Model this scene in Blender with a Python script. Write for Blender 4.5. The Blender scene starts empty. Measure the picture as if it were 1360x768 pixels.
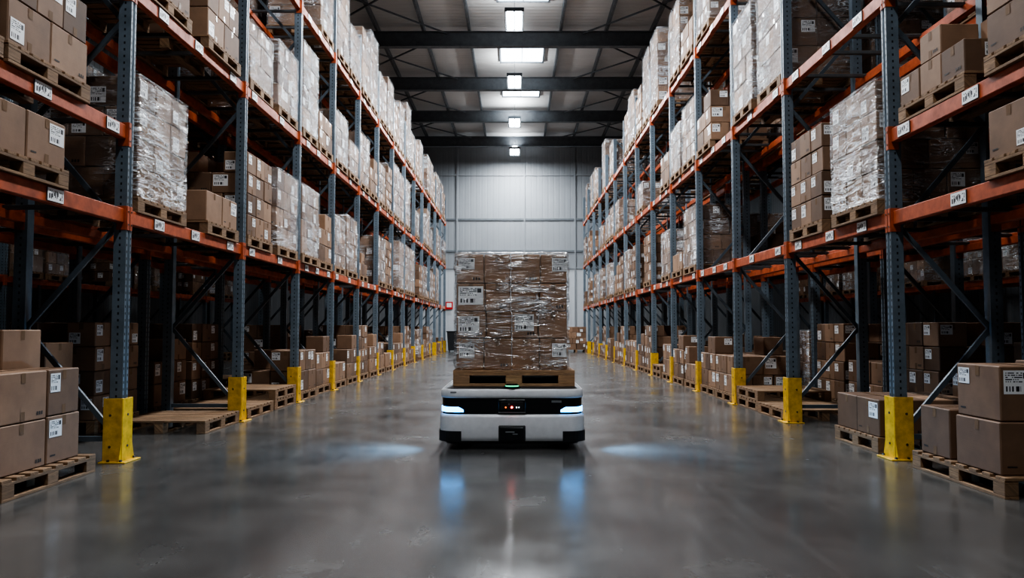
import bpy, math, random
from mathutils import Vector, noise, Matrix

sc = bpy.context.scene
rng = random.Random(7)

# ------------------------------------------------------------------ node helpers
def new_mat(name):
    m = bpy.data.materials.new(name); m.use_nodes = True
    nt = m.node_tree; nt.nodes.clear()
    out = nt.nodes.new('ShaderNodeOutputMaterial')
    return m, nt, out
def L(nt, a, b): nt.links.new(a, b)
def M(nt, op, a, b=0.0, c=None):
    n = nt.nodes.new('ShaderNodeMath'); n.operation = op
    for i, v in enumerate((a, b, c)):
        if v is None: continue
        if isinstance(v, (int, float)): n.inputs[i].default_value = v
        else: nt.links.new(v, n.inputs[i])
    return n.outputs[0]
def ramp(nt, fac, stops):
    r = nt.nodes.new('ShaderNodeValToRGB')
    el = r.color_ramp.elements
    while len(el) < len(stops): el.new(0.5)
    for e, (p, c) in zip(el, stops):
        e.position = p
        e.color = (c, c, c, 1) if isinstance(c, (int, float)) else (*c, 1)
    nt.links.new(fac, r.inputs[0])
    return r.outputs[0]
def mixc(nt, f, a, b):
    n = nt.nodes.new('ShaderNodeMix'); n.data_type = 'RGBA'
    for i, v in ((0, f), (6, a), (7, b)):
        if isinstance(v, (int, float)): n.inputs[i].default_value = v
        elif isinstance(v, tuple): n.inputs[i].default_value = (*v, 1)
        else: nt.links.new(v, n.inputs[i])
    return n.outputs[2]
def princ(nt, out, color, rough=0.5, metal=0.0, **kw):
    p = nt.nodes.new('ShaderNodeBsdfPrincipled')
    if isinstance(color, tuple): p.inputs['Base Color'].default_value = (*color, 1)
    else: L(nt, color, p.inputs['Base Color'])
    if isinstance(rough, (int, float)): p.inputs['Roughness'].default_value = rough
    else: L(nt, rough, p.inputs['Roughness'])
    p.inputs['Metallic'].default_value = metal
    if out: L(nt, p.outputs[0], out.inputs[0])
    return p
def bump(nt, p, h, strength=0.3, dist=0.01):
    b = nt.nodes.new('ShaderNodeBump'); b.inputs['Strength'].default_value = strength
    b.inputs['Distance'].default_value = dist
    L(nt, h, b.inputs['Height']); L(nt, b.outputs[0], p.inputs['Normal'])
def nz(nt, vec, scale, detail=4, rough=0.5, dist=0.0):
    n = nt.nodes.new('ShaderNodeTexNoise')
    n.inputs['Scale'].default_value = scale; n.inputs['Detail'].default_value = detail
    n.inputs['Roughness'].default_value = rough; n.inputs['Distortion'].default_value = dist
    if vec is not None: L(nt, vec, n.inputs['Vector'])
    return n.outputs[0]
def objco(nt, kind='Object'):
    return nt.nodes.new('ShaderNodeTexCoord').outputs[kind]
def mapping(nt, vec, scale=(1, 1, 1), rot=(0, 0, 0)):
    m = nt.nodes.new('ShaderNodeMapping')
    m.inputs['Scale'].default_value = scale; m.inputs['Rotation'].default_value = rot
    L(nt, vec, m.inputs[0]); return m.outputs[0]

# ------------------------------------------------------------------ materials
def painted(name, col, rough=0.45, dirt=0.35, metal=0.0, dscale=6):
    m, nt, out = new_mat(name)
    co = objco(nt)
    d = ramp(nt, nz(nt, co, dscale, 6, 0.65), [(0.35, 0.0), (0.75, 1.0)])
    dark = tuple(c * (1 - dirt) for c in col)
    c = mixc(nt, d, col, dark)
    r = M(nt, 'ADD', M(nt, 'MULTIPLY', d, 0.2), rough)
    p = princ(nt, out, c, r, metal)
    bump(nt, p, nz(nt, co, 60, 3), 0.05, 0.003)
    return m
def simple(name, col, rough=0.5, metal=0.0):
    m, nt, out = new_mat(name)
    co = objco(nt)
    n = nz(nt, co, 15, 4)
    c = mixc(nt, n, tuple(x * 0.85 for x in col), tuple(min(1, x * 1.1) for x in col))
    princ(nt, out, c, rough, metal)
    return m
def emis(name, col, s):
    m, nt, out = new_mat(name)
    e = nt.nodes.new('ShaderNodeEmission'); e.inputs[0].default_value = (*col, 1); e.inputs[1].default_value = s
    L(nt, e.outputs[0], out.inputs[0]); return m

def mk_cardboard(name='cardboard', a=(0.125, 0.070, 0.042), b=(0.32, 0.192, 0.118)):
    m, nt, out = new_mat(name)
    co = objco(nt)
    g = nt.nodes.new('ShaderNodeNewGeometry')
    oi = nt.nodes.new('ShaderNodeObjectInfo')
    rnd = M(nt, 'FRACT', M(nt, 'ADD', g.outputs['Random Per Island'], oi.outputs['Random']))
    c = mixc(nt, rnd, a, b)
    n = ramp(nt, nz(nt, co, 3.5, 5, 0.6), [(0.3, 0.76), (0.7, 1.08)])
    mm = nt.nodes.new('ShaderNodeMix'); mm.data_type = 'RGBA'; mm.blend_type = 'MULTIPLY'
    mm.inputs[0].default_value = 1; L(nt, c, mm.inputs[6]); L(nt, n, mm.inputs[7])
    p = princ(nt, out, mm.outputs[2], 0.66)
    fl = nz(nt, mapping(nt, co, (1, 1, 60)), 2.5, 2)
    bump(nt, p, fl, 0.12, 0.004)
    return m
card = mk_cardboard()
card_w = mk_cardboard('cardboard_warm', (0.235, 0.128, 0.070), (0.37, 0.212, 0.122))

def mk_wood(name='pallet_wood', k=1.0):
    m, nt, out = new_mat(name)
    uv = objco(nt, 'UV')
    g = nt.nodes.new('ShaderNodeNewGeometry')
    gr = nz(nt, mapping(nt, uv, (2.0, 28, 1)), 2.2, 6, 0.65, 1.2)
    def K(*c): return tuple(x * k for x in c)
    c = ramp(nt, gr, [(0.3, K(0.12, 0.07, 0.04)), (0.55, K(0.31, 0.185, 0.10)), (0.8, K(0.48, 0.31, 0.185))])
    c2 = mixc(nt, M(nt, 'MULTIPLY', g.outputs['Random Per Island'], 0.6), c, K(0.15, 0.098, 0.062))
    p = princ(nt, out, c2, 0.75)
    bump(nt, p, gr, 0.35, 0.004)
    return m
wood = mk_wood()
wood_bright = mk_wood('pallet_wood_bright', 1.7)  # brighter copy of the same wood, lightens the robot's pallet

def mk_label(name, bold=False):
    m, nt, out = new_mat(name)
    uv = objco(nt, 'UV')
    s = nt.nodes.new('ShaderNodeSeparateXYZ'); L(nt, uv, s.inputs[0])
    u, v = s.outputs[0], s.outputs[1]
    def wn(a, b):
        cx = nt.nodes.new('ShaderNodeCombineXYZ')
        L(nt, a, cx.inputs[0])
        if isinstance(b, (int, float)): cx.inputs[1].default_value = b
        else: L(nt, b, cx.inputs[1])
        w = nt.nodes.new('ShaderNodeTexWhiteNoise'); w.noise_dimensions = '2D'
        L(nt, cx.outputs[0], w.inputs['Vector']); return w.outputs['Value']
    if bold:
        gu = M(nt, 'MULTIPLY', u, 18.0); gv = M(nt, 'MULTIPLY', v, 7.0)
        w = M(nt, 'GREATER_THAN', wn(M(nt, 'FLOOR', gu), M(nt, 'FLOOR', gv)), 0.38)
        gap = M(nt, 'GREATER_THAN', M(nt, 'FRACT', M(nt, 'MULTIPLY', u, 6.0)), 0.24)
        ink = M(nt, 'MULTIPLY', w, gap)
        ink = M(nt, 'MULTIPLY', ink, M(nt, 'COMPARE', v, 0.5, 0.32))
        ink = M(nt, 'MULTIPLY', ink, M(nt, 'COMPARE', u, 0.5, 0.42))
    else:
        bar = M(nt, 'GREATER_THAN', wn(M(nt, 'FLOOR', M(nt, 'MULTIPLY', u, 46.0)), 3.0), 0.5)
        bar = M(nt, 'MULTIPLY', bar, M(nt, 'COMPARE', v, 0.22, 0.11))
        bar = M(nt, 'MULTIPLY', bar, M(nt, 'COMPARE', u, 0.38, 0.29))
        line = M(nt, 'GREATER_THAN', M(nt, 'FRACT', M(nt, 'MULTIPLY', v, 11.0)), 0.5)
        tx = M(nt, 'GREATER_THAN', wn(M(nt, 'FLOOR', M(nt, 'MULTIPLY', u, 24.0)), M(nt, 'FLOOR', M(nt, 'MULTIPLY', v, 11.0))), 0.42)
        tx = M(nt, 'MULTIPLY', M(nt, 'MULTIPLY', tx, line), M(nt, 'COMPARE', v, 0.7, 0.22))
        tx = M(nt, 'MULTIPLY', tx, M(nt, 'COMPARE', u, 0.4, 0.33))
        blk = M(nt, 'MULTIPLY', M(nt, 'COMPARE', u, 0.84, 0.08), M(nt, 'COMPARE', v, 0.78, 0.12))
        ink = M(nt, 'MAXIMUM', M(nt, 'MAXIMUM', bar, tx), blk)
    c = mixc(nt, ink, (0.80, 0.80, 0.80), (0.03, 0.03, 0.035))
    princ(nt, out, c, 0.4)
    return m
label = mk_label('paper_label')
rack_label = mk_label('rack_label', True)
tape = simple('packing_tape', (0.22, 0.14, 0.088), 0.22)
ink = simple('printed_ink', (0.04, 0.03, 0.025), 0.6)

def mk_film(name, lo, hi, gloss, base):
    m, nt, out = new_mat(name)
    co = objco(nt)
    oi = nt.nodes.new('ShaderNodeObjectInfo')
    add = nt.nodes.new('ShaderNodeVectorMath'); add.operation = 'ADD'
    sc3 = nt.nodes.new('ShaderNodeCombineXYZ')
    L(nt, M(nt, 'MULTIPLY', oi.outputs['Random'], 37.0), sc3.inputs[0]); L(nt, M(nt, 'MULTIPLY', oi.outputs['Random'], 19.0), sc3.inputs[2])
    L(nt, co, add.inputs[0]); L(nt, sc3.outputs[0], add.inputs[1])
    cc = add.outputs[0]
    a = mapping(nt, cc, (1.0, 1.0, 6.0), (0.34, 0.24, 0.0))
    b = mapping(nt, cc, (1.8, 1.8, 8.0), (-0.6, 0.55, 0.3))
    n1 = nz(nt, a, 1.6, 3, 0.5, 1.0)
    n2 = nz(nt, b, 1.4, 3, 0.5, 1.6)
    n3 = nz(nt, cc, 1.7, 3, 0.5)
    rid1 = M(nt, 'SUBTRACT', 1.0, M(nt, 'MULTIPLY', M(nt, 'ABSOLUTE', M(nt, 'SUBTRACT', n1, 0.5)), 18.0))
    rid2 = M(nt, 'SUBTRACT', 1.0, M(nt, 'MULTIPLY', M(nt, 'ABSOLUTE', M(nt, 'SUBTRACT', n2, 0.52)), 20.0))
    rid3 = M(nt, 'SUBTRACT', 1.0, M(nt, 'MULTIPLY', M(nt, 'ABSOLUTE', M(nt, 'SUBTRACT', n1, 0.60)), 26.0))
    r = M(nt, 'MAXIMUM', M(nt, 'MAXIMUM', M(nt, 'MAXIMUM', rid1, rid2), rid3), 0.0)
    patch = ramp(nt, n3, [(0.38, 0.15), (0.60, 1.0)])
    rp = M(nt, 'MULTIPLY', r, patch)
    cloud = M(nt, 'MULTIPLY', ramp(nt, n2, [(0.5, 0.0), (0.72, 1.0)]), 0.10)
    fac = M(nt, 'ADD', M(nt, 'MULTIPLY', M(nt, 'ADD', M(nt, 'POWER', rp, 2.4), M(nt, 'MULTIPLY', cloud, patch)), hi), lo)  # white laid along the ridges, highlight streaks painted into the film colour
    fac = M(nt, 'MINIMUM', fac, 0.95)
    hgt = M(nt, 'ADD', M(nt, 'MULTIPLY', r, 0.016), M(nt, 'MULTIPLY', M(nt, 'ADD', n1, n2), 0.05))
    p = princ(nt, None, base, 0.22)
    bump(nt, p, hgt, 1.0, 1.0)
    gl = nt.nodes.new('ShaderNodeBsdfGlossy'); gl.inputs['Roughness'].default_value = 0.24
    bump(nt, gl, hgt, 1.0, 1.0)
    t = nt.nodes.new('ShaderNodeBsdfTransparent')
    m1 = nt.nodes.new('ShaderNodeMixShader')
    L(nt, M(nt, 'ADD', M(nt, 'MULTIPLY', rp, 0.45), gloss), m1.inputs[0])
    L(nt, t.outputs[0], m1.inputs[1]); L(nt, gl.outputs[0], m1.inputs[2])
    m2 = nt.nodes.new('ShaderNodeMixShader')
    L(nt, fac, m2.inputs[0]); L(nt, m1.outputs[0], m2.inputs[1]); L(nt, p.outputs[0], m2.inputs[2])
    L(nt, m2.outputs[0], out.inputs[0])
    return m
film = mk_film('stretch_film', 0.008, 0.68, 0.07, (0.88, 0.89, 0.91))
film_s = mk_film('stretch_film_milky', 0.040, 0.78, 0.14, (0.66, 0.69, 0.72))

def mk_post():
    m, nt, out = new_mat('upright_steel')
    co = objco(nt); uv = objco(nt, 'UV')
    s = nt.nodes.new('ShaderNodeSeparateXYZ'); L(nt, uv, s.inputs[0])
    hole = M(nt, 'MULTIPLY', M(nt, 'LESS_THAN', M(nt, 'ABSOLUTE', s.outputs[0]), 0.008),
             M(nt, 'LESS_THAN', M(nt, 'FRACT', M(nt, 'MULTIPLY', s.outputs[1], 16.0)), 0.36))
    d = ramp(nt, nz(nt, co, 5, 6, 0.7), [(0.35, 0.0), (0.8, 1.0)])
    c = mixc(nt, d, (0.165, 0.208, 0.245), (0.09, 0.113, 0.135))
    c = mixc(nt, hole, c, (0.012, 0.014, 0.016))
    princ(nt, out, c, 0.42, 0.1)
    return m
post_m = mk_post()
brace_m = painted('brace_steel', (0.095, 0.118, 0.14), 0.45, 0.4, 0.1)
orange = painted('beam_orange', (0.52, 0.112, 0.040), 0.42, 0.55)
zinc = painted('zinc_steel', (0.13, 0.135, 0.14), 0.45, 0.3, 0.5)
yellow = painted('guard_yellow', (0.78, 0.46, 0.02), 0.42, 0.5, 0, 9)
bolt_m = simple('bolt_steel', (0.15, 0.15, 0.15), 0.35, 0.8)

# ------------------------------------------------------------------ mesh builder
class MB:
    def __init__(s): s.v = []; s.f = []; s.m = []; s.uv = []; s.sm = []
    def face(s, pts, mat, uv=None, smooth=False):
        i = len(s.v); s.v.extend([tuple(p) for p in pts]); s.f.append(list(range(i, i + len(pts))))
        s.m.append(mat); s.uv.append(uv or [(0, 0)] * len(pts)); s.sm.append(smooth)
    def idx(s, vs, faces, mat, uvs=None, smooth=False):
        i = len(s.v); s.v.extend([tuple(p) for p in vs])
        for k, f in enumerate(faces):
            s.f.append([i + j for j in f]); s.m.append(mat)
            s.uv.append(uvs[k] if uvs else [(0, 0)] * len(f)); s.sm.append(smooth)
    def box(s, c, size, mat, b=0.004, rz=0.0):
        h = [x / 2 for x in size]; b = min(b, min(h) * 0.45)
        vs = []; ix = {}
        for sx in (-1, 1):
            for sy in (-1, 1):
                for sz in (-1, 1):
                    for a, p in enumerate(((h[0], h[1] - b, h[2] - b), (h[0] - b, h[1], h[2] - b), (h[0] - b, h[1] - b, h[2]))):
                        ix[(sx, sy, sz, a)] = len(vs); vs.append(Vector((sx * p[0], sy * p[1], sz * p[2])))
        fs = []
        for a in range(3):
            o = [k for k in range(3) if k != a]
            for sg in (-1, 1):
                q = []
                for (p1, p2) in ((-1, -1), (1, -1), (1, 1), (-1, 1)):
                    k = [0, 0, 0]; k[a] = sg; k[o[0]] = p1; k[o[1]] = p2
                    q.append(ix[(*k, a)])
                fs.append(q)
        for a in range(3):
            o = [k for k in range(3) if k != a]
            for p1 in (-1, 1):
                for p2 in (-1, 1):
                    k0 = [0, 0, 0]; k0[a] = -1; k0[o[0]] = p1; k0[o[1]] = p2
                    k1 = list(k0); k1[a] = 1
                    fs.append([ix[(*k0, o[0])], ix[(*k1, o[0])], ix[(*k1, o[1])], ix[(*k0, o[1])]])
        for sx in (-1, 1):
            for sy in (-1, 1):
                for sz in (-1, 1):
                    fs.append([ix[(sx, sy, sz, a)] for a in range(3)])
        la = max(range(3), key=lambda k: size[k]); ot = [k for k in range(3) if k != la]
        off = (c[0] * 3.7 + c[2] * 1.3, c[1] * 2.1 + c[2] * 5.1)
        uvs = []; out = []
        for f in fs:
            nrm = (vs[f[1]] - vs[f[0]]).cross(vs[f[2]] - vs[f[0]])
            cen = sum((vs[j] for j in f), Vector()) / len(f)
            if nrm.dot(cen) < 0: f = f[::-1]
            out.append(f)
            uvs.append([(vs[j][la] + off[0], vs[j][ot[0]] + vs[j][ot[1]] + off[1]) for j in f])
        R = Matrix.Rotation(rz, 3, 'Z'); C = Vector(c)
        s.idx([R @ p + C for p in vs], out, mat, uvs)
    def bar(s, p0, p1, w, t, mat):
        p0 = Vector(p0); p1 = Vector(p1); d = (p1 - p0).normalized()
        ref = Vector((0, 1, 0)) if abs(d.y) < 0.9 else Vector((0, 0, 1))
        a = d.cross(ref).normalized() * (w / 2); b = ref * (t / 2)
        vs = []
        for p in (p0, p1):
            for (i, j) in ((-1, -1), (1, -1), (1, 1), (-1, 1)): vs.append(p + a * i + b * j)
        s.idx(vs, [(0, 1, 2, 3), (7, 6, 5, 4), (0, 4, 5, 1), (1, 5, 6, 2), (2, 6, 7, 3), (3, 7, 4, 0)], mat)
    def decal(s, c, ax, sg, w, h, mat, e=0.0015):
        c = Vector(c)
        n = Vector((0, 0, 0)); n[ax] = sg
        if ax == 2: up = Vector((0, 1, 0)); r = Vector((1, 0, 0))
        else: up = Vector((0, 0, 1)); r = up.cross(n)
        c = c + n * e
        s.face([c - r * w / 2 - up * h / 2, c + r * w / 2 - up * h / 2, c + r * w / 2 + up * h / 2, c - r * w / 2 + up * h / 2],
               mat, [(0, 0), (1, 0), (1, 1), (0, 1)])
    def cyl(s, c, r, h, mat, axis=2, n=20, r2=None, smooth=True):
        r2 = r if r2 is None else r2
        c = Vector(c); vs = []
        for z, rr in ((-h / 2, r), (h / 2, r2)):
            for k in range(n):
                a = 2 * math.pi * k / n
                p = [rr * math.cos(a), rr * math.sin(a), z]
                if axis == 0: p = [p[2], p[0], p[1]]
                if axis == 1: p = [p[1], p[2], p[0]]
                vs.append(c + Vector(p))
        s.idx(vs, [[k, (k + 1) % n, n + (k + 1) % n, n + k] for k in range(n)], mat, smooth=smooth)
        s.idx(vs, [list(range(n))[::-1], list(range(n, 2 * n))], mat)
    def loft(s, rings, mat, cap0=True, cap1=True, smooth=True, capmat=None):
        n = len(rings[0]); vs = [p for r in rings for p in r]; fs = []
        for i in range(len(rings) - 1):
            for k in range(n):
                fs.append([i * n + k, i * n + (k + 1) % n, (i + 1) * n + (k + 1) % n, (i + 1) * n + k])
        s.idx(vs, fs, mat, smooth=smooth)
        cm = mat if capmat is None else capmat
        if cap0: s.face(rings[0][::-1], mat)
        if cap1: s.face(rings[-1], cm)
    def mesh(s, name, mats):
        me = bpy.data.meshes.new(name); me.from_pydata(s.v, [], s.f)
        for m in mats: me.materials.append(m)
        me.polygons.foreach_set('material_index', s.m)
        me.polygons.foreach_set('use_smooth', s.sm)
        ul = me.uv_layers.new(name='UVMap')
        flat = [c for f in s.uv for uv in f for c in uv]
        ul.data.foreach_set('uv', flat)
        me.update(); return me
def obj(name, me, loc=(0, 0, 0), parent=None, rz=0):
    o = bpy.data.objects.new(name, me); sc.collection.objects.link(o)
    o.location = loc; o.rotation_euler[2] = rz
    if parent: o.parent = parent
    return o
def empty(name, loc=(0, 0, 0)):
    e = bpy.data.objects.new(name, None); sc.collection.objects.link(e); e.location = loc; e.empty_display_size = 0.2
    return e

# ------------------------------------------------------------------ pallets + loads
LM = [wood, card, label, tape, ink, film]
LMS = [wood, card, label, tape, ink, film_s]
WOOD, CARD, LAB, TAPE, INK, FILM = range(6)
PH = 0.15
def pallet(mb, lx, ly, z0=0.0, h=PH, mat=0):
    k = h / 0.15; tb = 0.022 * k; bh = h - 3 * tb
    xs = (-lx / 2 + 0.05, 0, lx / 2 - 0.05); ys = (-ly / 2 + 0.07, 0, ly / 2 - 0.07)
    for x in xs:
        mb.box((x, 0, z0 + tb / 2), (0.1, ly, tb), mat, 0.002)
        for y in ys:
            mb.box((x, y, z0 + tb + bh / 2), (0.1, 0.14, bh), mat, 0.003)
        mb.box((x, 0, z0 + tb + bh + tb / 2), (0.1, ly, tb), mat, 0.002)
    nb = 8
    for i in range(nb):
        y = -ly / 2 + 0.05 + i * (ly - 0.1) / (nb - 1)
        mb.box((0, y, z0 + h - tb / 2), (lx, 0.1 if i % 3 else 0.115, tb), mat, 0.002)

def carton(mb, x0, x1, y0, y1, z0, z1, out, r, plabel=0.55, e=0.002):
    g = 0.004
    cx, cy, cz = (x0 + x1) / 2, (y0 + y1) / 2, (z0 + z1) / 2
    sx, sy, sz = x1 - x0 - 2 * g, y1 - y0 - 2 * g, z1 - z0 - 0.005
    mb.box((cx, cy, cz), (sx, sy, sz), CARD, 0.008)
    hx, hy, hz = sx / 2, sy / 2, sz / 2
    if 'T' in out:
        if sx > sy: mb.decal((cx, cy, cz + hz), 2, 1, sx - 0.02, 0.05, TAPE)
        else: mb.decal((cx, cy, cz + hz), 2, 1, 0.05, sy - 0.02, TAPE)
    for ch, ax, sg in (('x', 0, -1), ('X', 0, 1), ('y', 1, -1), ('Y', 1, 1)):
        if ch not in out: continue
        W = sy if ax == 0 else sx
        def P(u, v):
            if ax == 0: return (cx + sg * hx, cy + u * sg, cz + v)
            return (cx - u * sg, cy + sg * hy, cz + v)
        mb.decal(P(0, hz - 0.045), ax, sg, 0.05, 0.075, TAPE, e)
        if r.random() < 0.4: mb.decal(P(0, -hz + 0.04), ax, sg, 0.05, 0.07, TAPE, e)
        if r.random() < plabel:
            w = min(W * 0.42, r.uniform(0.12, 0.2)); h = min(sz * 0.55, w * r.uniform(0.75, 1.1))
            u = r.choice((-1, -1, 1)) * (W / 2 - w / 2 - 0.025); v = r.choice((1, 1, -1)) * (hz - h / 2 - 0.03)
            mb.decal(P(u, v), ax, sg, w, h, LAB, e + 0.001)
        elif r.random() < 0.7:
            for q in range(3):
                mb.decal(P(W / 2 - 0.06 - 0.028 * q, -hz + 0.05), ax, sg, 0.018, 0.026, INK, e)
        if r.random() < 0.25:
            mb.decal(P(-W / 2 + 0.08, -hz + 0.06), ax, sg, 0.07, 0.012, INK, e)

def stack(mb, lx, ly, z0, layers, r, plabel=0.55, skip=0.0):
    z = z0
    nl = len(layers)
    for li, (h, nx, ny) in enumerate(layers):
        last = li == nl - 1
        for i in range(nx):
            for j in range(ny):
                if last and skip and r.random() < skip: continue
                out = 'T' if (last or (skip and li == nl - 2)) else ''
                if i == 0: out += 'x'
                if i == nx - 1: out += 'X'
                if j == 0: out += 'y'
                if j == ny - 1: out += 'Y'
                if not out: continue
                jx, jy = r.uniform(-0.008, 0.008), r.uniform(-0.008, 0.008)
                x0 = -lx / 2 + lx * i / nx + jx; y0 = -ly / 2 + ly * j / ny + jy
                carton(mb, x0, x0 + lx / nx, y0, y0 + ly / ny, z, z + h, out, r, plabel)
        z += h
    return z

def film_shell(mb, lx, ly, z0, z1, seed, seg=14, rows=26, amp=0.010, mat=FILM):
    r = 0.03; e = 0.022
    hx, hy = lx / 2 + e, ly / 2 + e
    per = []
    for (cx, cy, a0) in ((hx - r, -hy + r, -90), (hx - r, hy - r, 0), (-hx + r, hy - r, 90), (-hx + r, -hy + r, 180)):
        for k in range(4):
            a = math.radians(a0 + k * 30); per.append((cx + r * math.cos(a), cy + r * math.sin(a), math.cos(a), math.sin(a)))
        nxt = {-90: (hx, hy - r), 0: (-hx + r, hy), 90: (-hx, -hy + r), 180: (hx - r, -hy)}[a0]
        px, py = per[-1][0], per[-1][1]; nn = (per[-1][2], per[-1][3])
        for k in range(1, seg):
            t = k / seg
            per.append((px + (nxt[0] - px) * t, py + (nxt[1] - py) * t, nn[0], nn[1]))
    rings = []
    for j in range(rows + 1):
        z = z0 + (z1 - z0) * j / rows
        ring = []
        for (x, y, nx, ny) in per:
            q = Vector((x * 1.2, y * 1.2, z * 6.0 + (x + y) * 1.3 + seed * 7.1))
            d = amp * noise.noise(q * 1.5) + amp * 0.5 * noise.noise(q * 3.7)
            d -= 0.012 * math.exp(-((j - 0) / 2.0) ** 2)
            ring.append((x + nx * d, y + ny * d, z))
        rings.append(ring)
    top = rings[-1]
    rings.append([(x * 0.97, y * 0.97, z1 + 0.012) for (x, y, z) in top])
    rings.append([(x * 0.72, y * 0.70, z1 + 0.014 + 0.006 * noise.noise(Vector((x * 5, y * 5, seed)))) for (x, y, z) in top])
    mb.loft(rings, mat, False, False, True)

def load_mesh(name, kind, lx, ly, layers, seed, skip=0.0, plabel=0.5):
    r = random.Random(seed); mb = MB()
    pallet(mb, max(lx, .98) + 0.04, ly + 0.03)
    zt = stack(mb, lx, ly, PH, layers, r, plabel, skip)
    if kind in 'WS': film_shell(mb, lx, ly, 0.11, zt + 0.01, seed)
    me = mb.mesh(name, LMS if kind == 'S' else LM)
    return me, kind
V = {}
V['W1'] = load_mesh('wrapped_load_a', 'W', 1.00, 1.08, [(.29, 3, 3), (.29, 2, 3), (.29, 3, 3), (.29, 2, 3)], 1)
V['W2'] = load_mesh('wrapped_load_b', 'W', 1.00, 1.04, [(.36, 2, 2), (.36, 2, 3), (.36, 2, 2), (.36, 2, 3)], 2)
V['W3'] = load_mesh('wrapped_load_c', 'W', 0.98, 0.98, [(.25, 3, 3), (.25, 3, 3), (.25, 3, 4), (.25, 3, 3)], 3)
V['W4'] = load_mesh('wrapped_load_g', 'W', 0.98, 1.0, [(.33, 2, 3), (.33, 3, 2)], 14)
V['S1'] = load_mesh('wrapped_load_d', 'S', 1.00, 1.02, [(.33, 2, 3), (.33, 3, 2), (.33, 2, 3)], 4)
V['S2'] = load_mesh('wrapped_load_e', 'S', 0.98, 0.98, [(.38, 2, 2), (.38, 2, 3), (.38, 2, 2), (.34, 2, 2)], 5)
V['S3'] = load_mesh('wrapped_load_f', 'S', 1.00, 1.00, [(.36, 2, 3), (.36, 2, 2), (.36, 3, 3), (.36, 2, 3), (.36, 2, 2)], 6)
V['S4'] = load_mesh('wrapped_load_h', 'S', 0.98, 0.98, [(.3, 2, 3), (.3, 2, 2), (.2, 2, 3)], 16)
V['B1'] = load_mesh('box_load_a', 'B', 1.00, 1.04, [(.28, 2, 3), (.28, 3, 3), (.28, 2, 3), (.28, 3, 3)], 7, 0.12)
V['B2'] = load_mesh('box_load_b', 'B', 1.00, 1.04, [(.34, 2, 2), (.34, 2, 3)], 8, 0.3, 0.7)
V['B3'] = load_mesh('box_load_c', 'B', 1.00, 1.0, [(.36, 2, 2)], 9, 0.0, 0.7)
V['B4'] = load_mesh('box_load_d', 'B', 1.00, 1.04, [(.30, 3, 2), (.30, 2, 3), (.30, 3, 2)], 10, 0.35)
V['B5'] = load_mesh('box_load_e', 'B', 0.98, 0.98, [(.24, 3, 3), (.24, 3, 2), (.24, 3, 3), (.24, 3, 3), (.24, 2, 3)], 11, 0.3)
V['B6'] = load_mesh('box_load_f', 'B', 0.98, 1.04, [(.27, 3, 3), (.25, 3, 3)], 13, 0.6, 0.5)
mb = MB(); pallet(mb, 1.06, 1.12); V['P1'] = (mb.mesh('empty_pallet', LM), 'P')
mb = MB()
for k in range(2): pallet(mb, 1.06, 1.12 - 0.02 * k, k * 0.15)
V['P2'] = (mb.mesh('empty_pallet_pair', LM), 'P')
NAMES = {'W': 'stretch_wrapped_pallet_load', 'S': 'stretch_wrapped_pallet_load', 'B': 'cardboard_box_pallet_load', 'P': 'empty_wooden_pallet'}
def put(v, x, y, z, flip=None):
    me, k = V[v]
    if flip is None: flip = rng.random() < 0.5
    return obj(NAMES[k], me, (x, y, z), None, math.pi if flip else 0)

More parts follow.
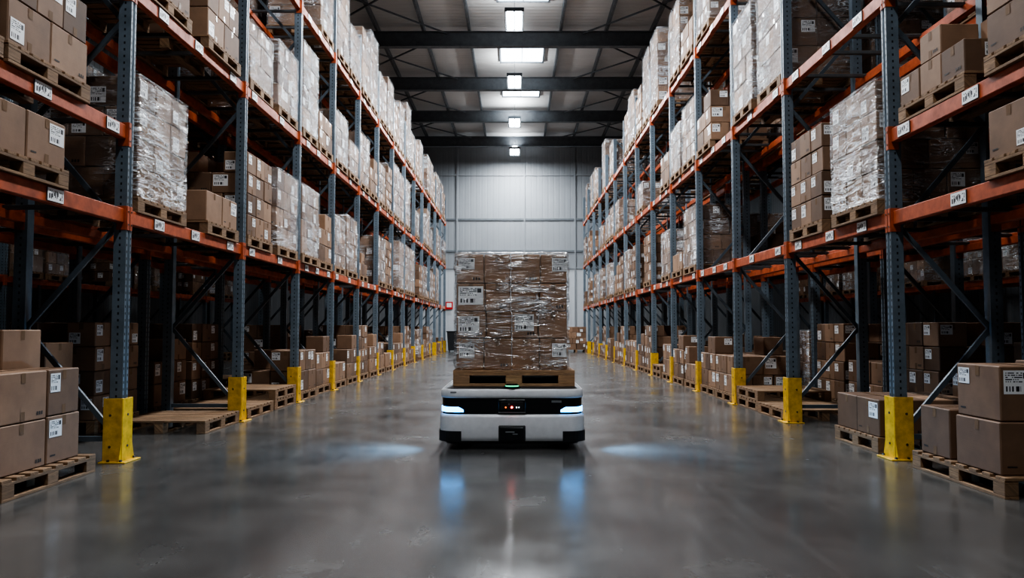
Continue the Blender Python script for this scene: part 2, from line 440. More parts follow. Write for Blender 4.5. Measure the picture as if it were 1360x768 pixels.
# ------------------------------------------------------------------ racks
TOPS = [2.29, 4.42, 6.62]; BHT = 0.13
def rack(side, xf, posts, extra_bay, depth=1.02, labels=True):
    root = empty('pallet_rack', (side * (xf + depth / 2), (posts[0] + posts[-1]) / 2, 0))
    ox, oy = root.location.x, root.location.y
    up = MB(); bm = MB(); br = MB(); lb = MB()
    H = 7.9
    def PX(a): return side * (xf + a) - ox
    prof = [(0, -.05, 1), (0, -.018, 0), (.016, -.012, 0), (.016, .012, 0), (0, .018, 1), (0, .05, 2), (.115, .05, 0), (.115, -.05, 2)]
    for y in posts:
        for back in (0, 1):
            pts = []
            for (a, b, k) in prof:
                aa = depth - a if back else a
                pts.append((PX(aa), y + b - oy, k))
            n = len(pts)
            for i in range(n):
                p, q = pts[i], pts[(i + 1) % n]; k = p[2]
                w = math.hypot(p[0] - q[0], p[1] - q[1]) / 2
                u0, u1 = (-w, w) if k else (1, 1)
                up.face([(p[0], p[1], 0.012), (q[0], q[1], 0.012), (q[0], q[1], H), (p[0], p[1], H)], 0, [(u0, 0), (u1, 0), (u1, H), (u0, H)])
            up.face([(p[0], p[1], H) for p in pts], 0, [(1, 0)] * n)
            cx = PX(depth - 0.06 if back else 0.06)
            up.box((cx, y - oy, 0.006), (0.17, 0.16, 0.012), 1, 0.001)
        xa, xb = PX(0.10), PX(depth - 0.10); yy = y - oy
        z = 0.25; fl = False; st = 0.95
        br.bar((xa, yy, 0.2), (xb, yy, 0.2), 0.045, 0.035, 0)
        while z + st < H:
            p, q = ((xa, yy, z), (xb, yy, z + st)) if not fl else ((xb, yy, z), (xa, yy, z + st))
            br.bar(p, q, 0.045, 0.03, 0); z += st; fl = not fl
        br.bar((xa, yy, H - 0.15), (xb, yy, H - 0.15), 0.045, 0.035, 0)
    for bi in range(len(posts) - 1):
        y0, y1 = posts[bi] + 0.05, posts[bi + 1] - 0.05
        lv = list(TOPS)
        if bi in extra_bay: lv.append(3.06)
        for zt in lv:
            zc = zt - BHT / 2
            for back in (0, 1):
                xc = PX(depth - 0.045) if back else PX(0.045)
                bm.box((xc, (y0 + y1) / 2 - oy, zc), (0.05, y1 - y0 - 0.006, BHT), 0, 0.006)
                inn = PX(depth - 0.085) if back else PX(0.085)
                bm.box((inn, (y0 + y1) / 2 - oy, zc - 0.02), (0.03, y1 - y0 - 0.01, BHT - 0.045), 0, 0.004)
                fx = PX(depth + 0.003) if back else PX(-0.003)
                for ye, sg in ((y0, -1), (y1, 1)):
                    bm.box((fx, ye + sg * 0.022 - oy, zc - 0.02), (0.006, 0.042, 0.22), 0, 0.001)
                    bm.box((PX(depth - 0.045) if back else PX(0.045), ye - sg * 0.004 - oy, zc - 0.02), (0.09, 0.006, 0.22), 0, 0.001)
                    if not back:
                        for dz in (-0.08, 0.04):
                            bm.cyl((PX(-0.008), ye + sg * 0.022 - oy, zc + dz), 0.008, 0.006, 1, 0, 8)
            nb = 4
            for k in range(nb):
                yk = y0 + (y1 - y0) * (k + 0.5 + (0.12 if k % 2 else -0.12)) / nb
                br.box((0, yk - oy, zt - 0.03), (depth - 0.15, 0.05, 0.04), 1, 0.003)
            if labels:
                for t in ((0.12, 0.62) if (bi + int(zt)) % 2 else (0.2, 0.5, 0.86)):
                    yk = y0 + (y1 - y0) * t
                    if abs(zt-3.06) < .01: yk += 0.15
                    lb.box((PX(0.016), yk - oy, zc), (0.008, 0.22, 0.105), 1, 0.001)
                    lb.decal((PX(0.012), yk - oy, zc), 0, -side, 0.215, 0.10, 0)
    obj('uprights', up.mesh('uprights', [post_m, zinc]), (0, 0, 0), root)
    obj('beams', bm.mesh('beams', [orange, bolt_m]), (0, 0, 0), root)
    obj('bracing', br.mesh('bracing', [brace_m, zinc]), (0, 0, 0), root)
    if labels: obj('location_labels', lb.mesh('location_labels', [rack_label, zinc]), (0, 0, 0), root)
    return root

PL = [1.25, 4.25, 7.25, 10.35, 13.0] + [15.5 + 2.5 * k for k in range(11)]
PR = [1.35, 4.4, 7.42, 10.25, 12.7] + [15.25 + 2.55 * k for k in range(11)]
PR[-1] = 40.6
XL, XR = 3.54, 3.49
D = 1.02
rack(-1, XL, PL, (1,)); rack(1, XR, PR, (1,))
rack(-1, XL + D + 0.22, PL, (), labels=False); rack(1, XR + D + 0.22, PR, (), labels=False)

def guard_mesh():
    mb = MB()
    w, d, t, h = 0.19, 0.17, 0.008, 0.56
    mb.box((-d / 2, 0, h / 2 + 0.01), (t, w, h), 0, 0.003)
    for s in (-1, 1):
        mb.box((0, s * (w / 2), h / 2 + 0.01), (d, t, h), 0, 0.003)
        mb.box((-d / 2 + 0.012, s * (w / 2 - 0.012), h / 2 + 0.01), (0.02, 0.02, h), 0, 0.006)
        mb.idx([(-d / 2, s * (w / 2 + .004), .01), (-d / 2, s * (w / 2 + .05), .01), (-d / 2, s * (w / 2 + .004), .17),
                (-d / 2 + .008, s * (w / 2 + .004), .01), (-d / 2 + .008, s * (w / 2 + .05), .01), (-d / 2 + .008, s * (w / 2 + .004), .17)],
               [(0, 1, 2), (5, 4, 3), (0, 3, 4, 1), (1, 4, 5, 2), (2, 5, 3, 0)], 0)
    mb.box((-0.025, 0, 0.006), (d + 0.07, w + 0.12, 0.012), 0, 0.003)
    for s in (-1, 1):
        mb.cyl((-0.095, s * (w / 2 + .03), 0.02), 0.014, 0.02, 1, 2, 6, smooth=False)
        mb.cyl((0.02, s * (w / 2 + .03), 0.02), 0.014, 0.02, 1, 2, 6, smooth=False)
    for z in (0.14, 0.42):
        mb.cyl((-d / 2 - 0.006, 0, z), 0.012, 0.008, 1, 0, 6, smooth=False)
        for s in (-1, 1):
            mb.cyl((0.02, s * (w / 2 + .006), z), 0.012, 0.008, 1, 1, 6, smooth=False)
    return mb.mesh('upright_protector', [yellow, bolt_m])
gm = guard_mesh()
for y in PL[1:]: obj('rack_upright_protector', gm, (-(XL + 0.06), y, 0), None, math.pi)
for y in PR[1:]: obj('rack_upright_protector', gm, (XR + 0.06, y, 0), None, 0)

# ------------------------------------------------------------------ rack contents
def fill(side, xf, posts, plan, pfill, seed, skipfloor=0.3):
    r = random.Random(seed)
    xc = side * (xf + D / 2)
    for bi in range(len(posts) - 1):
        y0, y1 = posts[bi] + 0.06, posts[bi + 1] - 0.06
        for lv in range(-1, 4):
            if lv == 3 and (bi, 3) not in plan: continue
            z = 0.0 if lv == -1 else (3.06 if lv == 3 else TOPS[lv])
            key = (bi, lv)
            ent = []
            for s in range(2):
                if lv == -1:
                    q = r.random()
                    ent.append(None if q < skipfloor else r.choice(['B4', 'B2', 'B1', 'B3', 'P2', 'B4', 'W3']))
                elif r.random() > pfill: ent.append(None)
                elif lv == 0: ent.append(r.choice(['W1', 'W3', 'B1', 'W1', 'B6', 'B5', 'B4', 'W2']))
                elif lv == 1: ent.append(r.choice(['S1', 'S2', 'W2', 'S4', 'B5', 'W1', 'W4', 'B2', 'W3', 'B4']))
                else: ent.append(r.choice(['S3', 'S2', 'W1', 'W2', 'S1', 'W2', 'B1', 'B5']))
            if key in plan: ent = plan[key]
            n = 2; w = (y1 - y0) / n
            for s in range(n):
                v = ent[s]
                dy = r.uniform(-1, 1); dx = r.uniform(-0.02, 0.02); fl = r.random() < 0.5
                if v is None: continue
                yc = y0 + w * (s + 0.5)
                slack = max(0, (w - 1.13) / 2)
                yc += dy * slack * 0.6
                put(v, xc + dx, yc, z, fl)

planL = {(0, -1): [None, None], (1, -1): [None, None], (1, 0): [None, None], (1, 3): [None, None],
         (1, 1): ['S1', 'W2'], (2, -1): [None, 'P1'], (3, -1): ['P1', 'P2'], (4, -1): ['B2', 'B4'], (5, -1): ['B3', 'B4'],
         (6, -1): ['B1', 'B4'],
         (2, 0): ['W1', 'B3'], (3, 0): ['B1', 'W1'], (4, 0): ['W1', 'B4'], (5, 0): ['W3', 'W1'],
         (2, 1): ['B2', 'B2'], (3, 1): ['S4', 'S1'], (4, 1): ['S2', 'B4'], (5, 1): ['S1', 'W4'], (6, 1): ['W1', 'B4'],
         (3, 2): [None, None], (4, 2): [None, 'S2'], (5, 2): ['W2', 'S1'], (6, 2): ['W2', 'S3'], (7, 2): ['W1', 'W2']}
planR = {(0, -1): [None, None], (1, -1): [None, None], (1, 0): [None, None], (1, 3): [None, 'B6'],
         (1, 1): ['S1', 'S4'], (2, -1): ['B3', None], (3, -1): ['P1', 'P2'], (4, -1): ['B4', 'B4'], (5, -1): ['B2', 'B4'],
         (2, 0): ['W1', 'B1'], (3, 0): [None, None], (4, 0): [None, None], (5, 0): ['W1', 'B3'],
         (2, 1): [None, None], (3, 1): ['S2', 'S2'], (4, 1): [None, 'B4'], (5, 1): ['W1', 'S1'],
         (3, 2): [None, 'S2'], (4, 2): [None, 'S1'], (5, 2): ['B4', 'W2'], (6, 2): [None, 'S3']}
fill(-1, XL, PL, planL, 0.80, 21); fill(1, XR, PR, planR, 0.78, 33)
put('B3', -(XL + D / 2), 5.72, 2.29, False); put('B3', -(XL + D / 2), 4.64, 2.29, True)
put('B2', -(XL + D / 2), 5.98, 3.06, False); put('B4', -(XL + D / 2), 4.86, 3.06, True)
put('B3', (XR + D / 2), 5.35, 2.29, False)
put('B4', (XR + D / 2), 5.30, 3.06, False)
XB = 0.22 + D
floorB = {(b, -1): ['B4', 'B1'] for b in (1, 2, 3)}
fill(-1, XL + XB, PL, floorB, 0.65, 41, 0.25); fill(1, XR + XB, PR, floorB, 0.65, 53, 0.25)

def near_load(name, spec, loc, rz=0, lx=1.08, ly=1.22):
    r = random.Random(5); mb = MB(); pallet(mb, lx, ly)
    for (x0, x1, y0, y1, z0, z1, out) in spec:
        carton(mb, x0, x1, y0, y1, PH + z0, PH + z1, out, r, 0.6)
    return obj(name, mb.mesh(name, LM), loc, None, rz)
near_load('cardboard_box_pallet_load', [
    (0.0, .46, -.58, .03, 0, .36, 'xXyYT'), (0.10, .46, .04, .50, 0, .37, 'xXyYT'),
    (0.0, .46, -.57, .03, .36, .73, 'xXyYT'), (0.12, .46, .04, .48, .37, .73, 'xXyYT'),
    (-.5, -.01, -.56, .02, 0, .42, 'xXyYT'), (-.5, .08, .04, .57, 0, .5, 'xXyYT'),
    (-.5, -.01, -.5, .02, .42, .86, 'xXyYT'), (-.46, .09, .05, .56, .5, 1.04, 'xXyYT')], (-4.05, 6.10, 0))
near_load('cardboard_box_pallet_load', [
    (-.52, -.02, -.58, .0, 0, .38, 'xXyYT'), (-.50, -.02, .12, .58, 0, .40, 'xXyYT'),
    (-.50, 0, -.56, .0, .38, .78, 'xXyYT'),
    (0, .5, -.58, .0, 0, .38, 'xXyYT'), (0, .5, .02, .58, 0, .4, 'xXyYT'),
    (.02, .5, -.5, .1, .40, .80, 'xXyYT')], (3.97, 6.3, 0), 0, 1.08, 1.3)

# ------------------------------------------------------------------ mobile robot
white_m = simple('robot_white_shell', (0.72, 0.73, 0.75), 0.32)
black_m = simple('robot_black_gloss', (0.010, 0.011, 0.013), 0.18)
rub_m = simple('robot_black_rubber', (0.014, 0.015, 0.017), 0.5)
deck_m = painted('robot_deck', (0.05, 0.053, 0.058), 0.4, 0.3, 0.3)
head_e = emis('headlight_led', (0.07, 0.42, 1.0), 8)
red_e = emis('red_led', (1.0, 0.03, 0.02), 25)
amb_e = emis('amber_led', (1.0, 0.20, 0.04), 2)
wht_e = emis('white_led', (0.8, 0.95, 1.0), 3)
grn_e = emis('green_led', (0.0, 0.8, 0.35), 2.2)
gry_m = simple('robot_grey_print', (0.20, 0.21, 0.22), 0.4)
RM = [white_m, black_m, rub_m, deck_m, head_e, red_e, amb_e, grn_e, gry_m, wht_e]
robot = empty('mobile_transport_robot', (-0.03, 8.70, 0))
RLN = 1.6
def rr(w, l, r, z, n=8):
    pts = []
    for (cx, cy, a0) in ((w / 2 - r, -l / 2 + r, -90), (w / 2 - r, l / 2 - r, 0), (-w / 2 + r, l / 2 - r, 90), (-w / 2 + r, -l / 2 + r, 180)):
        for k in range(n + 1):
            a = math.radians(a0 + 90 * k / n); pts.append((cx + r * math.cos(a), cy + r * math.sin(a), z))
    return pts
def rloft(name, prof, mat, cap=None):
    mb = MB(); mb.loft([rr(w, RLN + (w - 1.45), r, z) for (w, r, z) in prof], mat, True, True, True, cap)
    return obj(name, mb.mesh(name, RM), (0, 0, 0), robot)
rloft('chassis', [(1.33, .12, .055), (1.36, .14, .11)], 2)
rloft('bumper', [(1.40, .15, .085), (1.435, .16, .098), (1.45, .17, .13), (1.45, .17, .315), (1.44, .165, .335), (1.40, .15, .348)], 0)
rloft('sensor_band', [(1.40, .16, .34), (1.405, .16, .53)], 1)
rloft('top_shell', [(1.39, .15, .505), (1.425, .16, .512), (1.43, .16, .535), (1.425, .16, .582), (1.41, .155, .592), (1.38, .14, .598)], 0, 3)
mb = MB(); mb.loft([rr(1.30, 1.46, .09, .598), rr(1.30, 1.46, .09, .6025)], 3); obj('deck_plate', mb.mesh('deck_plate', RM), (0, 0, 0), robot)
mb = MB()
for x in (-.295, .331): mb.box((x, .20, .640), (.44, .80, .070), 3, .01)  # dark blocks added to close the bright see-through gaps under the pallet
obj('pallet_gap_blockers', mb.mesh('pallet_gap_blockers', RM), (0, 0, 0), robot)
def side_strip(name, w, l, r, x0, yend, z0, z1, off, mat, taper=False):
    mb = MB()
    for s in (-1, 1):
        path = []
        for k in range(5):
            path.append((x0 + (w / 2 - r - x0) * k / 5, -l / 2, 0, -1))
        for k in range(9):
            a = math.radians(-90 + 90 * k / 8); path.append((w / 2 - r + r * math.cos(a), -l / 2 + r + r * math.sin(a), math.cos(a), math.sin(a)))
        path.append((w / 2, yend, 1, 0))
        n = len(path); A = []
        for i, (x, y, nx, ny) in enumerate(path):
            f = min(1, 0.45 + i * 0.14) if taper else 1
            zz0 = z0; zz1 = z0 + (z1 - z0) * f
            xo, yo = x + nx * off, y + ny * off; xi, yi = x - nx * .01, y - ny * .01
            A.append([(s * xo, yo, zz0), (s * xo, yo, zz1), (s * xi, yi, zz1), (s * xi, yi, zz0)])
        for i in range(n - 1):
            for k in range(4):
                q = [A[i][k], A[i + 1][k], A[i + 1][(k + 1) % 4], A[i][(k + 1) % 4]]
                mb.face(q if s > 0 else q[::-1], mat)
        mb.face(A[0], mat); mb.face(A[-1], mat)
    obj(name, mb.mesh(name, RM), (0, 0, 0), robot)
side_strip('corner_bumpers', 1.45, 1.6, .17, .50, -.25, .082, .185, .008, 2)
side_strip('headlights', 1.405, RLN - .045, .16, .48, -.56, .370, .420, .006, 4, True)
yf = -0.8
mb = MB()
mb.box((0, yf + .015, .435), (.27, .03, .125), 1, .012)
mb.box((0, yf - .002, .435), (.22, .012, .080), 2, .005)
for x, mt, rd in ((-.062, 6, .008), (-.002, 5, .009), (.045, 9, .006), (.068, 9, .005)):
    mb.cyl((x, yf - .012, .42), rd, .012, mt, 1, 14)
mb.cyl((-.03, yf - .010, .452), .009, .012, 8, 1, 12)
mb.box((0, yf + .012, .368), (.27, .02, .010), 8, .002)
obj('sensor_window', mb.mesh('sensor_window', RM), (0, 0, 0), robot)
mb = MB()
mb.box((0, yf - .004, .165), (.265, .03, .155), 2, .018)
mb.box((0, yf - .020, .165), (.225, .006, .12), 1, .004)
mb.box((-.02, yf - .024, .18), (.09, .003, .012), 8, .001)
mb.box((.03, yf - .024, .16), (.05, .003, .010), 8, .001)
obj('docking_port', mb.mesh('docking_port', RM), (0, 0, 0), robot)
mb = MB()
mb.box((.44, yf + .018, .475), (.10, .006, .022), 8, .001)
mb.box((-.58, yf + .014, .565), (.06, .006, .014), 8, .001)
obj('maker_plate', mb.mesh('maker_plate', RM), (0, 0, 0), robot)
mb = MB()
mb.cyl((0, -.705, .611), .085, .018, 2, 2, 28); mb.cyl((0, -.705, .625), .066, .010, 7, 2, 28); mb.cyl((0, -.705, .638), .068, .016, 1, 2, 28, .05)
obj('status_beacon', mb.mesh('status_beacon', RM), (0, 0, 0), robot)
mb = MB()
for sx in (-1, 1):
    for sy in (-.55, 0, .55):
        mb.cyl((sx * .52, sy, .08), .08, .06, 2, 0, 24); mb.cyl((sx * .52, sy, .08), .035, .07, 8, 0, 16)
obj('wheels', mb.mesh('wheels', RM), (0, 0, 0), robot)
def lamp(name, kind, loc, target, energy, col, parent=None, **kw):
    ld = bpy.data.lights.new(name, kind); ld.energy = energy; ld.color = col
    for k, v in kw.items(): setattr(ld, k, v)
    o = bpy.data.objects.new(name, ld); sc.collection.objects.link(o)
    o.location = loc
    d = Vector(target) - Vector(loc); o.rotation_euler = d.to_track_quat('-Z', 'Y').to_euler()
    if parent: o.parent = parent
    return o
for s in (-1, 1):
    lamp('headlight_beam', 'SPOT', (s * .735, -.70, .385), (s * 1.7, -.90, 0), 120, (.26, .60, 1.0), robot, spot_size=math.radians(105), spot_blend=1.0, shadow_soft_size=0.02)

mb = MB()
lx, ly, h = 1.25, 1.05, 0.165
tb = .027
for y in (-ly / 2 + .05, 0, ly / 2 - .05):
    mb.box((0, y, tb / 2), (lx, .1, tb), 0, .002)
    for x in (-lx / 2 + .085, 0, lx / 2 - .085):
        mb.box((x, y, tb + (h - 3 * tb) / 2), (.17, .1, h - 3 * tb), 0, .004)
for x in (-lx / 2 + .06, 0, lx / 2 - .06): mb.box((x, 0, h - 1.5 * tb), (.12, ly, tb), 0, .002)
mb.box((0, -ly / 2 + .05, h - 1.5 * tb), (lx, .096, tb * .96), 0, .002)
for k in range(8): mb.box((0, -ly / 2 + .055 + k * (ly - .11) / 7, h - tb / 2), (lx, .105, tb), 0, .003)
obj('wooden_pallet', mb.mesh('robot_pallet', [wood_bright]), (-0.012, 8.20 + ly / 2, 0.603))
mb = MB(); r = random.Random(12)
LXX, LYY = 1.15, 0.98
rows = [[.0, .25, .5, .75, 1.], [0, .27, .5, .74, 1.], [0, .26, .49, .75, 1.], [0, .25, .49, .76, 1.]]
hh = [.325, .28, .29, .305]; z = 0
lab = {(0, 0): (.03, .05, .16, .15), (0, 3): (.13, .05, .15, .14), (1, 0): (.02, .05, .22, .17), (1, 2): (.03, .03, .20, .17),
       (2, 0): (.02, .03, .26, .19), (3, 0): (.02, .04, .17, .12), (3, 3): (.12, .04, .16, .14)}
for i, rw in enumerate(rows):
    for j in range(4):
        x0, x1 = -LXX / 2 + LXX * rw[j], -LXX / 2 + LXX * rw[j + 1]
        for yj in range(2):
            y0 = -LYY / 2 + LYY * yj / 2
            o = ('y' if yj == 0 else 'Y') + ('x' if j == 0 else '') + ('X' if j == 3 else '') + ('T' if i == 3 else '')
            carton(mb, x0, x1, y0, y0 + LYY / 2, z, z + hh[i], o.replace('y', ''), r, .5)
        if (i, j) in lab:
            a, b, w, hl = lab[(i, j)]
            mb.decal((x0 + a + w / 2, -LYY / 2 + .003, z + hh[i] - b - hl / 2), 1, -1, w, hl, LAB, .003)
        mb.decal(((x0 + x1) / 2, -LYY / 2 + .003, z + hh[i] - .04), 1, -1, .045, .07, TAPE, .0015)
        if (i + j) % 2:
            for q in range(3): mb.decal((x1 - .05 - .028 * q, -LYY / 2 + .003, z + .05), 1, -1, .018, .03, INK, .002)
    z += hh[i]
film_shell(mb, LXX, LYY, 0.002, z + .01, 3, 40, 70, .014)
obj('stretch_wrapped_boxes', mb.mesh('stretch_wrapped_boxes', [wood, card_w, label, tape, ink, film]), (-0.035, 8.25 + LYY / 2, 0.604 + h))

# ------------------------------------------------------------------ building shell
YW, XS, ZR = 42.3, 13.0, 11.1
def mk_floor():
    m, nt, out = new_mat('polished_concrete')
    co = objco(nt)
    big = nz(nt, co, 0.30, 3, 0.5); mid = nz(nt, co, 1.6, 6, 0.6); fine = nz(nt, co, 20, 4, 0.6)
    st = nz(nt, mapping(nt, co, (0.9, 0.6, 1)), 1.6, 5, 0.58)
    c = ramp(nt, mid, [(0.28, (0.068, 0.067, 0.065)), (0.5, (0.108, 0.105, 0.101)), (0.74, (0.165, 0.160, 0.153))])
    c = mixc(nt, ramp(nt, big, [(0.3, 0.0), (0.7, 0.45)]), c, (0.078, 0.077, 0.075))
    c = mixc(nt, M(nt, 'MULTIPLY', fine, 0.35), c, (0.085, 0.083, 0.080))
    sk = nz(nt, mapping(nt, co, (9.0, 0.35, 1), (0, 0, 0.15)), 1.5, 2, 0.5)
    c = mixc(nt, M(nt, 'MULTIPLY', ramp(nt, sk, [(0.55, 0.0), (0.85, 1.0)]), 0.3), c, (0.22, 0.217, 0.213))
    s = nt.nodes.new('ShaderNodeSeparateXYZ'); L(nt, co, s.inputs[0])
    def line(v, period, off, w):
        f = M(nt, 'FRACT', M(nt, 'ADD', M(nt, 'DIVIDE', v, period), off))
        return M(nt, 'LESS_THAN', M(nt, 'ABSOLUTE', M(nt, 'SUBTRACT', f, 0.5)), w / period)
    j = M(nt, 'MAXIMUM', line(s.outputs[0], 6.6, 0.0, 0.004), line(s.outputs[1], 6.0, 0.35, 0.003))
    c = mixc(nt, M(nt, 'MULTIPLY', j, 0.6), c, (0.03, 0.03, 0.03))
    rg = M(nt, 'ADD', M(nt, 'MULTIPLY', ramp(nt, st, [(0.25, 0.0), (0.75, 1.0)]), 0.20), 0.11)
    p = princ(nt, out, c, rg)
    p.inputs['Specular IOR Level'].default_value = 0.85
    bump(nt, p, M(nt, 'ADD', fine, M(nt, 'MULTIPLY', st, 1.5)), 0.05, 0.005)
    return m
def mk_sheet(name, a, b, axis, period, rough=0.5, bs=0.6):
    m, nt, out = new_mat(name)
    co = objco(nt)
    s = nt.nodes.new('ShaderNodeSeparateXYZ'); L(nt, co, s.inputs[0])
    f = M(nt, 'PINGPONG', s.outputs[axis], period / 2)
    rib = ramp(nt, M(nt, 'DIVIDE', f, period / 2), [(0.0, 0.0), (0.18, 0.0), (0.32, 1.0), (1.0, 1.0)])
    n = nz(nt, co, 0.8, 5, 0.6)
    c = mixc(nt, n, a, b)
    p = princ(nt, out, c, rough)
    bump(nt, p, rib, bs, 0.03)
    return m
floor_m = mk_floor()
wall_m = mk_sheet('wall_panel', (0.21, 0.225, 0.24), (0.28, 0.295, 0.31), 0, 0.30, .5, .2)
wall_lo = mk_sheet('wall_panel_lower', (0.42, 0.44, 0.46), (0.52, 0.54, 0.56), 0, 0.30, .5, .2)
wall_s = mk_sheet('wall_panel_side', (0.16, 0.17, 0.18), (0.22, 0.23, 0.24), 1, 0.30)
roof_m = mk_sheet('roof_sheet', (0.48, 0.48, 0.47), (0.60, 0.59, 0.58), 1, 0.25)
steel_m = painted('structural_steel', (0.13, 0.145, 0.16), 0.5, 0.3)
sky_e = emis('skylight_panel', (0.78, 0.9, 1.0), 7.5)
lamp_e = emis('lamp_diffuser', (0.90, 0.96, 1.0), 50)

def slab(name, c, s, mat):
    mb = MB(); mb.box((0, 0, 0), s, 0, 0.001); return obj(name, mb.mesh(name, [mat]), c)
Y0 = -3.0; YM = (YW + Y0) / 2; YL = YW - Y0
slab('floor', (0, YM, -0.1), (2 * XS, YL, 0.2), floor_m)
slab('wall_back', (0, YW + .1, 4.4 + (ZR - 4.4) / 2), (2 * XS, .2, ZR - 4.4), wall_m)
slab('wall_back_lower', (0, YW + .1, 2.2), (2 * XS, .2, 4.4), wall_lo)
slab('wall_left', (-XS - .1, YM, ZR / 2), (.2, YL, ZR), wall_s)
slab('wall_right', (XS + .1, YM, ZR / 2), (.2, YL, ZR), wall_s)
slab('wall_front', (0, Y0 - .1, ZR / 2), (2 * XS, .2, ZR), wall_s)
slab('ceiling', (0, YM, ZR + .1), (2 * XS, YL, .2), roof_m)
for i, z in enumerate((4.4, 5.3, 7.0, 9.4)):
    slab('trim_%d' % (i + 1), (0, YW - .03, z), (2 * XS - .1, .06, .10), steel_m if i in (1, 2) else wall_m)
for i, x in enumerate((-3.1, 0.5, 3.2)):
    slab('trim_%d' % (i + 5), (x, YW - .04, 5.5), (.07, .06, 11), wall_m)

def ibeam(mb, p0, p1, h, w, axis):
    (x0, y0, z0), (x1, y1, z1) = p0, p1
    c = ((x0 + x1) / 2, (y0 + y1) / 2, z0)
    ln = abs(x1 - x0) if axis == 0 else abs(y1 - y0)
    def S(a, b): return (ln, a, b) if axis == 0 else (a, ln, b)
    mb.box((c[0], c[1], z0 + h - .01), S(w, .02), 0, .002); mb.box((c[0], c[1], z0 + .01), S(w, .02), 0, .002)
    mb.box((c[0], c[1], z0 + h / 2), S(.014, h - .04), 0, .002)
RY = [1.85 + 4.75 * k for k in range(9)]
mb = MB()
for y in RY: ibeam(mb, (-XS, y, 10.38), (XS, y, 10.38), .5, .24, 0)
obj('roof_rafters', mb.mesh('roof_rafters', [steel_m]))
mb = MB()
x = -12.0
while x <= 12.01:
    if abs(x) > 0.9: mb.box((x, YM, 10.99), (.08, YL, .21), 0, .003)
    x += 1.5
for k in range(len(RY) - 1):
    for s in (-1, 1):
        mb.bar((s * 2.2, RY[k], 10.83), (s * 6.5, RY[k + 1], 10.83), .05, .05, 0)
        mb.bar((s * 6.5, RY[k], 10.83), (s * 2.2, RY[k + 1], 10.83), .05, .05, 0)
obj('roof_purlins', mb.mesh('roof_purlins', [steel_m]))

for i, y in enumerate([28.2, 32.6, 22.7, 17.5, 12.5]):
    w = empty('window_%d' % (i + 1), (0.25, y, ZR - .02))
    mb = MB(); mb.box((0, 0, -.01), (1.5, 1.6, .02), 0, .002)
    obj('glazing', mb.mesh('glazing', [sky_e]), (0, 0, 0), w)
    mb = MB()
    for s in (-1, 1):
        mb.box((s * .78, 0, -.03), (.06, 1.7, .08), 0, .003); mb.box((0, s * .83, -.03), (1.62, .06, .08), 0, .003)
    mb.box((0, 0, -.035), (.03, 1.6, .03), 0, .002)
    obj('frame', mb.mesh('frame', [steel_m]), (0, 0, 0), w)

hl = MB()
hl.box((0, 0, .05), (.50, 1.5, .06), 0, .01)
for s in (-1, 1): hl.box((s * .262, 0, .02), (.02, 1.5, .12), 0, .004)
for s in (-1, 1): hl.box((0, s * .755, .02), (.54, .02, .12), 0, .004)
hl.box((0, 0, .11), (.2, .5, .06), 0, .01)
for s in (-1, 1): hl.cyl((0, s * .5, .36), .006, .6, 0, 2, 8)
for s in (-1, 1): hl.box((s * .12, 0, .012), (.19, 1.42, .016), 1, .002)
hm = hl.mesh('high_bay_lamp', [steel_m, lamp_e])
for k in range(8):
    y = 40.0 - 5.75 * k
    e = empty('high_bay_lamp', (-.02, y, 10.15))
    obj('fixture', hm, (0, 0, 0), e)
    en = {0: 470, 5: 420, 6: 170, 7: 290}.get(k, 600)
    lamp('lamp_light', 'AREA', (0, 0, -.06), (0, 0, -1), en, (.90, .95, 1.0), e, shape='RECTANGLE', size=.45, size_y=1.4)
    if k < 6: lamp('roof_fill_light', 'AREA', (0, 0, .2), (0, 0, 1), 70, (.92, .96, 1.0), e, shape='RECTANGLE', size=.2, size_y=1.0)  # added upward fill that brightens the roof, not part of the fixture
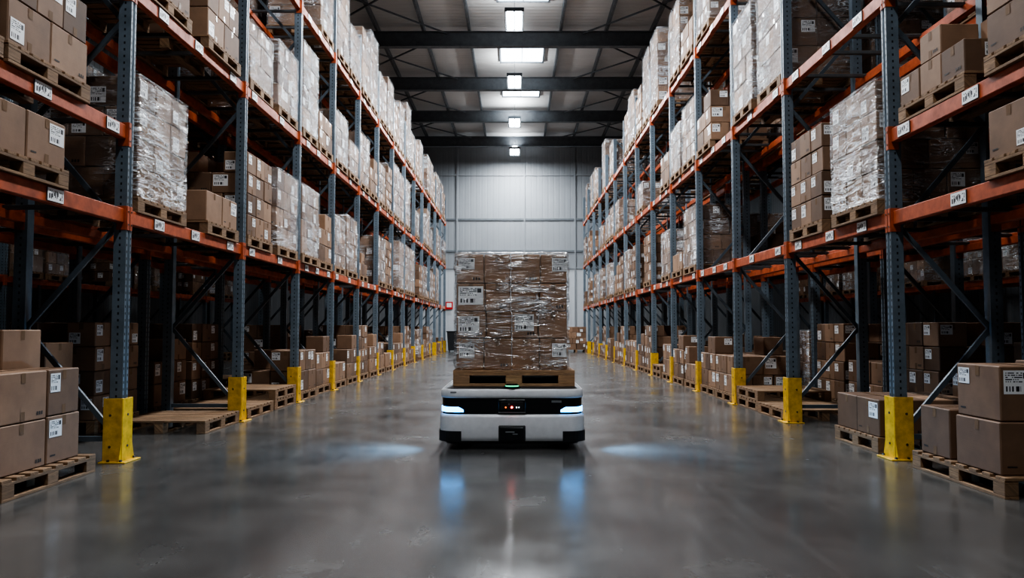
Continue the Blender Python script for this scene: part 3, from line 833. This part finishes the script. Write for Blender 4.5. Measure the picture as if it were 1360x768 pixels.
for s in (-1, 1):
    for y in (12, 27):
        e = empty('high_bay_lamp', (s * 8.6, y, 10.15))
        obj('fixture', hm, (0, 0, 0), e)
        lamp('lamp_light', 'AREA', (0, 0, -.06), (0, 0, -1), 150, (.90, .95, 1.0), e, shape='RECTANGLE', size=.45, size_y=1.4)

PF = [3.0 + 2.7 * k for k in range(11)]
for s in (-1, 1):
    rack(s, 10.6, PF, (), labels=False)
    fill(s, 10.6, PF, {}, 0.75, 60 + s, 0.2)

put('B1', 3.05, 40.3, 0)
bin_m = simple('bin_plastic', (0.02, 0.022, 0.025), 0.5)
mb = MB()
mb.loft([[(-.26, -.3, .08), (.26, -.3, .08), (.26, .3, .08), (-.26, .3, .08)], [(-.32, -.38, 1.0), (.32, -.38, 1.0), (.32, .38, 1.0), (-.32, .38, 1.0)]], 0, smooth=False)
mb.box((0, 0, 1.03), (.70, .82, .06), 0, .02); mb.box((0, .42, 1.0), (.5, .04, .04), 0, .01)
for s in (-1, 1): mb.cyl((s * .24, .25, .09), .09, .05, 0, 0, 16)
obj('wheeled_waste_bin', mb.mesh('wheeled_waste_bin', [bin_m]), (-3.1, 40.4, 0))
mb = MB(); mb.box((0, 0, 0), (.4, .02, .4), 0, .01); mb.box((0, -.012, .02), (.26, .006, .22), 1, .003)
obj('wall_safety_sign', mb.mesh('wall_safety_sign', [simple('sign_red', (.5, .02, .02), .4), simple('sign_white', (.7, .7, .7), .4)]), (-3.5, YW - .09, 2.4))

# ------------------------------------------------------------------ world, camera
w = bpy.data.worlds.new('World'); sc.world = w; w.use_nodes = True
bg = w.node_tree.nodes['Background']; bg.inputs[0].default_value = (.5, .6, .75, 1); bg.inputs[1].default_value = .05
cd = bpy.data.cameras.new('Camera'); cam = bpy.data.objects.new('Camera', cd); sc.collection.objects.link(cam)
cd.sensor_width = 36; cd.lens = 36 * 1057 / 1360
cam.location = (0, 0, 1.2)
cam.rotation_euler = (math.radians(90 + 2.82), 0, math.radians(0.22))
cd.clip_start = .05
sc.camera = cam
sc.view_settings.view_transform = 'AgX'
try: sc.view_settings.look = 'AgX - High Contrast'
except Exception: pass
sc.view_settings.exposure = 0.10
